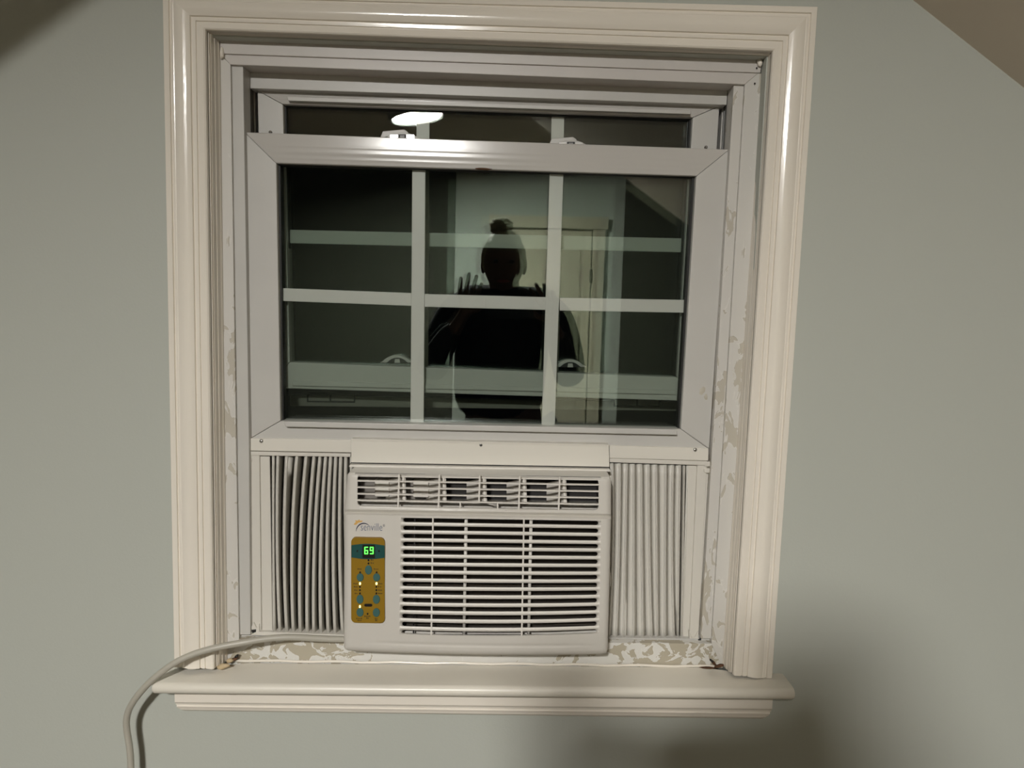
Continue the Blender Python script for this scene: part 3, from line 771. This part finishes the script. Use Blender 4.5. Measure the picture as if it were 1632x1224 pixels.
for x, y in ((587.3, 893), (587.2, 898), (573.9, 912.3), (600.2, 912.3), (573.6, 935.4), (573.6, 940.6), (573.6, 945.8), (599.8, 935.4), (599.8, 940.6), (599.8, 945.8), (585.8, 978.4)):
    slab('dot', ellpx(x, y, 1.5, 1.6, 10), -.0477, -.047, M['black'], cp)
slab('sensor_slot', roundpx(580.5, 962.4, 593.3, 966.8, 2.1, n=4), -.0478, -.047, M['black'], cp)
# tiny blurred legends beside the lights (unreadable marks)
def legend(x0, x1, y):
    n_ = max(2, int((x1-x0)/2.1)); vs = []; fs = []
    for k in range(n_):
        a = x0+(x1-x0)*k/n_; v, f = prism_w([at(x, y_, -.0475) for x, y_ in rectpx(a, y-.75-(.5 if k % 3 == 0 else 0), a+1.35, y+.75)], -.0471); o_ = len(vs)
        vs += v; fs += [tuple(i+o_ for i in q) for q in f]
    link('legend', pydata('legend', vs, fs), M['ink'], cp)
for x0, x1, y in ((591, 596, 892.6), (591, 597, 897.6), (570, 577, 907), (596, 604, 907.2), (563.5, 570.5, 930.4), (564, 570.5, 935.4), (565, 570.5, 940.8), (565.5, 570.5, 946),
                  (603, 610, 930.4), (603, 609, 935.4), (603, 609.5, 940.8), (603, 610, 946), (568, 578, 986), (570, 577, 989), (581, 591, 982.4), (584, 588, 985.4), (597.5, 602.5, 986.4), (598, 601.5, 989)):
    legend(x0, x1, y)
# lettering
def text_px(name, s, x, y, size, Yt, m, parent, dx=0, **k):
    cu = bpy.data.curves.new(name, 'FONT'); cu.body = s; cu.size = 1; cu.offset = dx; cu.resolution_u = 3
    ob = bpy.data.objects.new(name, cu); COL.objects.link(ob)
    dg = bpy.context.evaluated_depsgraph_get(); dg.update()
    me = bpy.data.meshes.new_from_object(ob.evaluated_get(dg)); COL.objects.unlink(ob); bpy.data.objects.remove(ob)
    wd = max(v.co.x for v in me.vertices)
    fx = k.pop('width', None); sx = (fx/wd if fx else size)
    for v in me.vertices:
        px, py = x+v.co.x*sx, y-v.co.y*size
        v.co = at(px, py+.012*(px-x), ac_face(px, py)-.0005 if Yt is None else Yt)
    me.materials.clear()
    return link(name, me, m, parent, **k)
text_px('logo_text', 'senville', 574.3, 845.6, 17.5, None, M['blueink'], fp, dx=-.012, width=35, label='dark blue logo lettering')
text_px('logo_mark', '®', 610.2, 839.6, 5.5, None, M['navy'], fp, width=3.2)
def arcpx(cx, cy, rx, ry, a0, a1, t0, t1, n=20):
    o1 = []; o2 = []
    for k in range(n+1):
        u = k/n; a = math.radians(a0+(a1-a0)*u); t = t0*math.sin(math.pi*min(1, u*1.0))**.6+t1
        o1.append((cx+rx*math.cos(a), cy-ry*math.sin(a))); o2.append((cx+(rx-t)*math.cos(a), cy-(ry-t)*math.sin(a)))
    return o1+o2[::-1]
decal('logo_arc', arcpx(579.5, 846, 12.2, 12.6, 186, 42, 1.6, .15), .0003, M['navy'], fp, label='dark navy logo arc')
decal('logo_sun', [(563.5, 836), (567, 831.5), (566, 829), (570, 830), (572.5, 827.8), (573.5, 830), (578, 829.6), (577, 832), (571.5, 833), (567.5, 836.5)], .0002, M['orange'], fp, label='pale orange logo sun')
# mounting flange above the front and side strips under the sash
fl = slab('mounting_flange', [(559.5, 699.5), (970.5, 708.5), (971.5, 744.3), (559.5, 737.2)], .024, .0265, M['flange'], AC, bevel=.0008, label='flat steel flange screwed to the sash')
slab('flange_lip', [(560, 699.5), (970.5, 708.5), (970.5, 710.5), (560, 701.8)], .0225, .05, M['flange'], fl)
dome('screw_hole', at(766.5, 709.5, .0238), .0026, .0006, M['chrome'], fl)
dome('screw_slot', at(766.5, 709.5, .0232), .0013, .0005, M['black'], fl)
slab('top_plate', [(557, 741), (972.5, 748.3), (973, 752), (556, 744.6)], .014, .034, M['ac_bar'], AC, bevel=.0006)
slab('top_gap', [(559, 737.2), (972, 744.4), (972.5, 748), (557, 741)], .0265, .0278, M['gap'], AC)  # black strip stands in for the shade in the gap below the flange
# flat top of the cabinet running back from the front panel
tp = [at(556.5, 753.3, -.028), at(971, 760, -.028)]
vs = [tp[0], tp[1], Vector((tp[1].x, .035, tp[1].z)), Vector((tp[0].x+.002, .035, tp[0].z))]; vs += [v-Vector((0, 0, .006)) for v in vs]
link('top_cover', pydata('top_cover', vs, [(0, 1, 2, 3), (7, 6, 5, 4), (0, 4, 5, 1), (1, 5, 6, 2), (2, 6, 7, 3), (3, 7, 4, 0)]), M['ac'], AC)
slab('side_latch', roundpx(965, 913, 973.5, 936, 3), -.012, .004, M['ac'], AC, bevel=.001)
# power cord: leaves the left side, drapes over the sill end and hangs down
cord = [(556, 1018.5, .006), (530, 1018.5, .000), (500, 1017.2, -.006), (462, 1015.6, -.014), (425, 1018, -.022), (385, 1024.5, -.032), (345, 1032, -.040), (310, 1042, -.046), (280, 1055.5, -.052), (254, 1074, -.056),
        (234, 1092, -.056), (217, 1112, -.053), (206, 1130, -.049), (201.5, 1148, -.046), (202.5, 1166, -.044), (205.5, 1184, -.043), (207.5, 1202, -.043), (208.5, 1224, -.043), (210, 1260, -.043), (214, 1330, -.042), (215, 1500, -.04), (212, 1700, -.03)]
link('power_cord', tube_mesh('power_cord', smooth_path([at(*p) for p in cord], 8), .0051, 14), M['cord'], AC, smooth=True, label='pale grey power cord draping over the sill end')

# ================================================================= SIDE CURTAINS
def lerp3(T, Mi, B, v):   # quadratic through three control rows
    return T*(2*(v-.5)*(v-1))+Mi*(-4*v*(v-1))+B*(2*v*(v-.5))
def curtain(name, label, T, Mi, B, ytop, ybot, left, rw):
    root = thing(name, at(490 if left else 1050, 1008, .05), label, 'side panel', group='pleated filler panels beside the air conditioner')
    n = len(T); NV = 16
    yt = lambda x: ytop[0]+(x-ytop[1])*ytop[2]
    yb = lambda x: ybot[0]+(x-ybot[1])*ybot[2]
    vs = []; cols = 0
    for j in range(NV+1):
        v = j/NV; row = []
        xs = [lerp3(T[i], Mi[i], B[i], v) for i in range(n)]
        for i in range(n):
            x = xs[i]; nx = xs[i+1] if i+1 < n else x+ (xs[i]-xs[i-1])*.9
            g = nx-x; w_ = min(rw, g*.35)
            row += [(x-w_*.5, .0402), (x-w_*.25, .0386), (x+w_*.25, .0386), (x+w_*.5, .0402), (x+w_*.62, .0420), (x+w_*.62+(g-w_*1.24)*(.88 if left else .30), .0560 if left else .0456), (x+g-w_*.62, .0420)]
        cols = len(row)
        for (x, y) in row:
            py = yt(x)+(yb(x)-yt(x))*v; vs.append(at(x, py, y))
    fs = [(j*cols+i, j*cols+i+1, (j+1)*cols+i+1, (j+1)*cols+i) for j in range(NV) for i in range(cols-1)]
    me = pydata('pleats', vs, fs)
    o = link('pleats', me, M['pleat'], root)
    for p in me.polygons: p.use_smooth = True
    es = o.modifiers.new('es', 'EDGE_SPLIT'); es.split_angle = math.radians(32)
    so = o.modifiers.new('so', 'SOLIDIFY'); so.thickness = .0008; so.offset = 1
    return root
lc = curtain('filler_panel', 'white pleated filler panel left of the air conditioner, above the cord',
             [435.5, 443, 457, 473.5, 488, 500.5, 510, 519, 527, 535, 543, 551, 560], [435.5, 441.5, 453, 465.5, 478.5, 491, 501, 511, 521, 531, 541, 551, 561], [437, 446, 457, 467.5, 478.5, 489.5, 500, 511.5, 523, 534, 546, 558, 567],
             (724, 420, .03), (1006.5, 430, .04), True, 2.8)
slab('edge_strip', [(413, 727), (430, 727.4), (434.5, 1007), (416.5, 1006.5)], .0425, .058, M['channel'], lc, bevel=.0012)
link('pleat_bead', tube_mesh('pleat_bead', [at(428.6, 728, .044), at(429, 860, .044), at(433, 1006, .044)], .0010, 8), M['pleat'], lc, smooth=True)
slab('side_channel', [(396.5, 721), (413.5, 721.5), (416.5, 1011), (399.5, 1010.5)], .038, .062, M['channel'], lc, bevel=.0012)
slab('side_flange', [(384.5, 719), (397, 719.3), (400, 1010.5), (382, 1010)], .044, .062, M['channel'], lc, bevel=.001)
for y in (724, 734): slab('clip_ridge', roundpx(384.5, y-4, 401, y+3.6, 2.6, n=3), .0362, .046, M['channel'], lc, bevel=.0012)
slab('top_channel', [(396.5, 719.5), (559, 723), (559, 728.5), (396.5, 726)], .036, .062, M['channel'], lc, bevel=.001)
slab('sash_strip', [(395.5, 698.5), (560, 701.2), (560, 721.5), (395, 718.5)], .036, .052, M['flange'], lc, bevel=.001, label='flat strip screwed under the sash')
s_ = dome('screw', at(416.5, 703, .0362), .0034, .0022, M['chrome'], lc, n=16)
slab('bottom_channel', [(399, 1006.5), (560, 1012.5), (560, 1019.5), (399, 1014)], .034, .062, M['channel'], lc, bevel=.001)
slab('corner_catch', [(400, 1000), (404, 992), (409, 1001), (413, 994), (414, 1010), (399, 1011)], .0345, .045, M['channel'], lc, bevel=.001)
slab('catch_gap', [(401, 1004), (408, 1003), (408, 1007), (402, 1010)], .0340, .0350, M['gap'], lc)
rc = curtain('filler_panel', 'white pleated filler panel right of the air conditioner, free of the cord',
             [953, 965, 976, 988, 999, 1010, 1022, 1034, 1045.5, 1061, 1072.5, 1084, 1090.5], [954, 966, 976, 986.5, 996.5, 1010, 1023, 1035, 1046.5, 1060, 1071, 1082, 1088.5], [946, 958, 970, 982, 994, 1010, 1024.5, 1039, 1047.5, 1059.5, 1074.5, 1081, 1085],
             (738, 975, .032), (1016, 970, .008), False, 2.4)
slab('edge_strip', [(1096, 741.5), (1112, 742), (1098.5, 1016), (1085.5, 1015.5)], .0425, .058, M['channel'], rc, bevel=.0012)
link('pleat_bead', tube_mesh('pleat_bead', [at(1095.5, 742, .042), at(1092, 860, .042), at(1086, 1015, .042)], .0013, 8), M['pleat'], rc, smooth=True)
slab('side_channel', [(1111.5, 734), (1127.5, 734.5), (1113, 1020), (1098.5, 1019)], .038, .062, M['channel'], rc, bevel=.0012)
slab('side_flange', [(1127, 734.5), (1139.5, 735), (1125, 1021), (1112, 1020.5)], .044, .062, M['channel'], rc, bevel=.001)
for y in (740, 750.5): slab('clip_ridge', roundpx(1122, y-4.2, 1139.5, y+3.6, 2.6, n=3), .0362, .046, M['channel'], rc, bevel=.0012)
slab('top_channel', [(971, 730.5), (1127, 735), (1127, 742), (971, 737)], .036, .062, M['channel'], rc, bevel=.001)
slab('sash_strip', [(971, 710), (1129.5, 714.5), (1129, 734.5), (971, 730.3)], .036, .052, M['flange'], rc, bevel=.001, label='flat strip screwed under the sash')
dome('screw', at(1108, 716.8, .0362), .0034, .0022, M['chrome'], rc, n=16)
slab('bottom_channel', [(967, 1017), (1111, 1018), (1112, 1024), (967, 1023.5)], .034, .062, M['channel'], rc, bevel=.001)
slab('corner_catch', [(1098, 1004), (1102, 1016), (1107, 1017), (1113, 1006), (1114, 1019), (1099, 1020)], .0345, .045, M['channel'], rc, bevel=.001)
slab('catch_gap', [(1112.5, 1019), (1117.5, 1017), (1117.5, 1024), (1112.5, 1024)], .0335, .0350, M['gap'], rc)

# ================================================================= PHOTOGRAPHER (mirrored in the glass)
zc = CAM.z
P = thing('person', (0, -1.50, 0), 'person in black seen only as a dark reflection, both hands raised to a phone', 'person')
def skin_graph(name, nodes, edges, m, parent, sub=2, root=0, label=None):
    me = bpy.data.meshes.new(name); me.from_pydata([n_[0] for n_ in nodes], edges, []); me.update()
    o = link(name, me, m, parent, label=label)
    sk = o.modifiers.new('skin', 'SKIN'); sk.use_smooth_shade = True
    lay = me.skin_vertices[0] if len(me.skin_vertices) else me.attributes and None
    if lay is None:
        bm = bmesh.new(); bm.from_mesh(me); bm.verts.layers.skin.verify(); bm.to_mesh(me); bm.free(); lay = me.skin_vertices[0]
    for i, n_ in enumerate(nodes):
        r = n_[1]; lay.data[i].radius = (r, r) if not isinstance(r, tuple) else r
        lay.data[i].use_root = (i == root)
    ss = o.modifiers.new('ss', 'SUBSURF'); ss.levels = sub; ss.render_levels = sub
    return o
Yt = -1.57
N = [((0, Yt, .93), .13), ((0, Yt, 1.10), .115), ((0, Yt+.01, 1.27), .125), ((0, Yt, 1.345), .075), ((0, Yt+.01, 1.40), .05), ((-.015, Yt+.02, 1.45), .055)]
E_ = [(0, 1), (1, 2), (2, 3), (3, 4), (4, 5)]
def limb(parent_i, pts):
    prev = parent_i
    for p, r in pts:
        N.append((p, r)); E_.append((prev, len(N)-1)); prev = len(N)-1
    return prev
def hand(sx, wx, wz, tips):
    pass
armL = limb(3, [((-.12, Yt, 1.335), .055), ((-.185, Yt, 1.31), .05), ((-.235, -1.46, 1.20), .043), ((-.262, -1.41, 1.105), .038), ((-.215, -1.33, 1.19), .034), ((-.155, -1.245, 1.285), .023), ((-.135, -1.222, 1.325), (.030, .015)), ((-.125, -1.214, 1.355), (.034, .013))])
armR = limb(3, [((.12, Yt, 1.335), .055), ((.18, Yt, 1.305), .05), ((.215, -1.46, 1.19), .043), ((.235, -1.41, 1.085), .038), ((.205, -1.33, 1.175), .034), ((.165, -1.245, 1.27), .023), ((.150, -1.222, 1.31), (.030, .015)), ((.138, -1.214, 1.338), (.034, .013))])
for arm, bx, bz, s in ((armL, -.125, 1.355, 1), (armR, .138, 1.338, -1)):
    for k, (fx, fz, l) in enumerate(((-.028, .020, .062), (-.009, .026, .072), (.010, .024, .068), (.027, .016, .052))):
        ang = (.22 if s > 0 else -.55)+(k-1.5)*.10*1
        a = (bx+fx, -1.212, bz+fz)
        b = (bx+fx+math.sin(ang)*l*.5, -1.205, bz+fz+math.cos(ang)*l*.5)
        c = (bx+fx+math.sin(ang)*l*(1.0 if s > 0 else .9), -1.198, bz+fz+math.cos(ang)*l*.98)
        limb(arm, [(a, .0085), (b, .0078), (c, .0062)])
    limb(arm-1, [((bx+s*.030, -1.218, bz-.028), .010), ((bx+s*.048, -1.214, bz-.012), .0085), ((bx+s*.055, -1.212, bz+.008), .007)])
for s in (-1, 1):
    limb(0, [((s*.085, Yt, .86), .085), ((s*.10, Yt+.01, .50), .058), ((s*.105, Yt, .28), .05), ((s*.11, Yt-.02, .09), .035), ((s*.115, Yt+.05, .04), .033), ((s*.12, Yt+.13, .03), .028)])
body = skin_graph('body', N, E_, M['skin'], P, sub=2)
# head
def ball(name, c, r, m, parent, fn=None, sub=4, **k):
    bm = bmesh.new(); bmesh.ops.create_icosphere(bm, subdivisions=sub, radius=1)
    for v in bm.verts:
        q = v.co.copy()
        if fn: q = fn(q)
        v.co = Vector((q.x*r[0], q.y*r[1], q.z*r[2]))+Vector(c)
    me = bpy.data.meshes.new(name); bm.to_mesh(me); bm.free()
    return link(name, me, m, parent, smooth=True, **k)
HC = (-.012, -1.55, zc+.142)
def headf(q):
    q = q.copy()
    if q.z < 0: q.x *= 1-.28*(-q.z)**1.5; q.y *= 1-.12*(-q.z)
    g = lambda x, z, sx, sz: math.exp(-((q.x-x)/sx)**2-((q.z-z)/sz)**2)
    if q.y > 0:
        q.y += .20*g(0, -.15, .14, .2)+.05*g(0, -.55, .25, .12)-.09*g(.36, .06, .2, .13)-.09*g(-.36, .06, .2, .13)+.04*g(0, .22, .6, .1)+.06*g(0, -.86, .3, .15)
    return q
hd = ball('head', HC, (.075, .092, .112), M['skin'], P, headf)
for s in (-1, 1):
    ball('ear', (HC[0]+s*.076, HC[1]-.005, HC[2]-.005), (.010, .018, .030), M['skin'], hd, sub=2)
    ball('eye', (HC[0]+s*.028, HC[1]+.078, HC[2]+.008), (.012, .010, .008), M['black'], hd, sub=2)
ball('mouth', (HC[0], HC[1]+.085, HC[2]-.062), (.024, .007, .006), mat('lips', rgb(140, 70, 66), .5), hd, sub=2)
def hairf(q):
    q = q.copy(); n_ = noise.noise(q*3)*.06+noise.noise(q*11)*.05
    q *= 1+n_
    if q.z < -.1: q.z = -.1+(q.z+.1)*.55
    if q.y > .35 and q.z < .45: q.y = .35+(q.y-.35)*.1
    return q
ball('hair', (HC[0], HC[1]-.012, HC[2]+.012), (.084, .100, .118), M['hair'], hd, hairf)
ball('hair_bun', (HC[0]-.012, HC[1]-.02, HC[2]+.142), (.040, .036, .030), M['hair'], hd, lambda q: q*(1+.35*noise.noise(q*4)+.15*noise.noise(q*13)))
# shirt and trousers over the body
NS = [((-.02, Yt, .88), (.19, .14)), ((-.02, Yt, 1.08), (.185, .14)), ((-.01, Yt+.005, 1.25), (.20, .13)), ((0, Yt, 1.35), (.11, .08)), ((-.12, Yt, 1.35), .075), ((-.20, Yt+.01, 1.31), .07), ((-.245, -1.49, 1.19), .068), ((-.262, -1.415, 1.10), .060), ((-.245, -1.36, 1.15), .055), ((-.200, -1.295, 1.225), .043), ((-.165, -1.258, 1.275), .034),
      ((.12, Yt, 1.35), .075), ((.195, Yt+.01, 1.305), .07), ((.225, -1.49, 1.18), .068), ((.238, -1.415, 1.085), .060), ((.215, -1.36, 1.14), .055), ((.190, -1.30, 1.215), .043), ((.168, -1.258, 1.262), .034)]
ES = [(0, 1), (1, 2), (2, 3), (3, 4), (4, 5), (5, 6), (6, 7), (7, 8), (8, 9), (9, 10), (3, 11), (11, 12), (12, 13), (13, 14), (14, 15), (15, 16), (16, 17)]
skin_graph('shirt', NS, ES, M['shirt'], P, sub=2, label='loose black top')
NT = [((0, Yt, .96), .14)]; ET = []
for s in (-1, 1):
    b0 = len(NT); NT += [((s*.085, Yt, .85), .10), ((s*.10, Yt+.01, .50), .075), ((s*.108, Yt, .12), .06)]; ET += [(0, b0), (b0, b0+1), (b0+1, b0+2)]
skin_graph('trousers', NT, ET, M['denim'], P, sub=2)
# phone held in both hands
ph = thing('smartphone', (.012, -1.204, zc-.012), 'dark smartphone held level in the reflected hands', 'phone')
rot = Matrix.Rotation(-PITCH, 4, 'X')
def phbox(name, x0, x1, z0, z1, y0, y1, m, parent, bevel=.002):
    vs, fs = box_w(x0, x1, y0, y1, z0, z1); c = Vector((.012, -1.204, zc-.012))
    me = pydata(name, [rot @ v + c for v in vs], fs); return link(name, me, m, parent, bevel=bevel)
phbox('phone_body', -.080, .080, -.038, .038, -.009, -.001, M['black'], ph, .003)
phbox('screen', -.076, .076, -.035, .035, -.0096, -.009, M['black'], ph, 0)
phbox('lens_plate', -.030, .010, .001, .034, -.001, .001, M['black'], ph, .001)
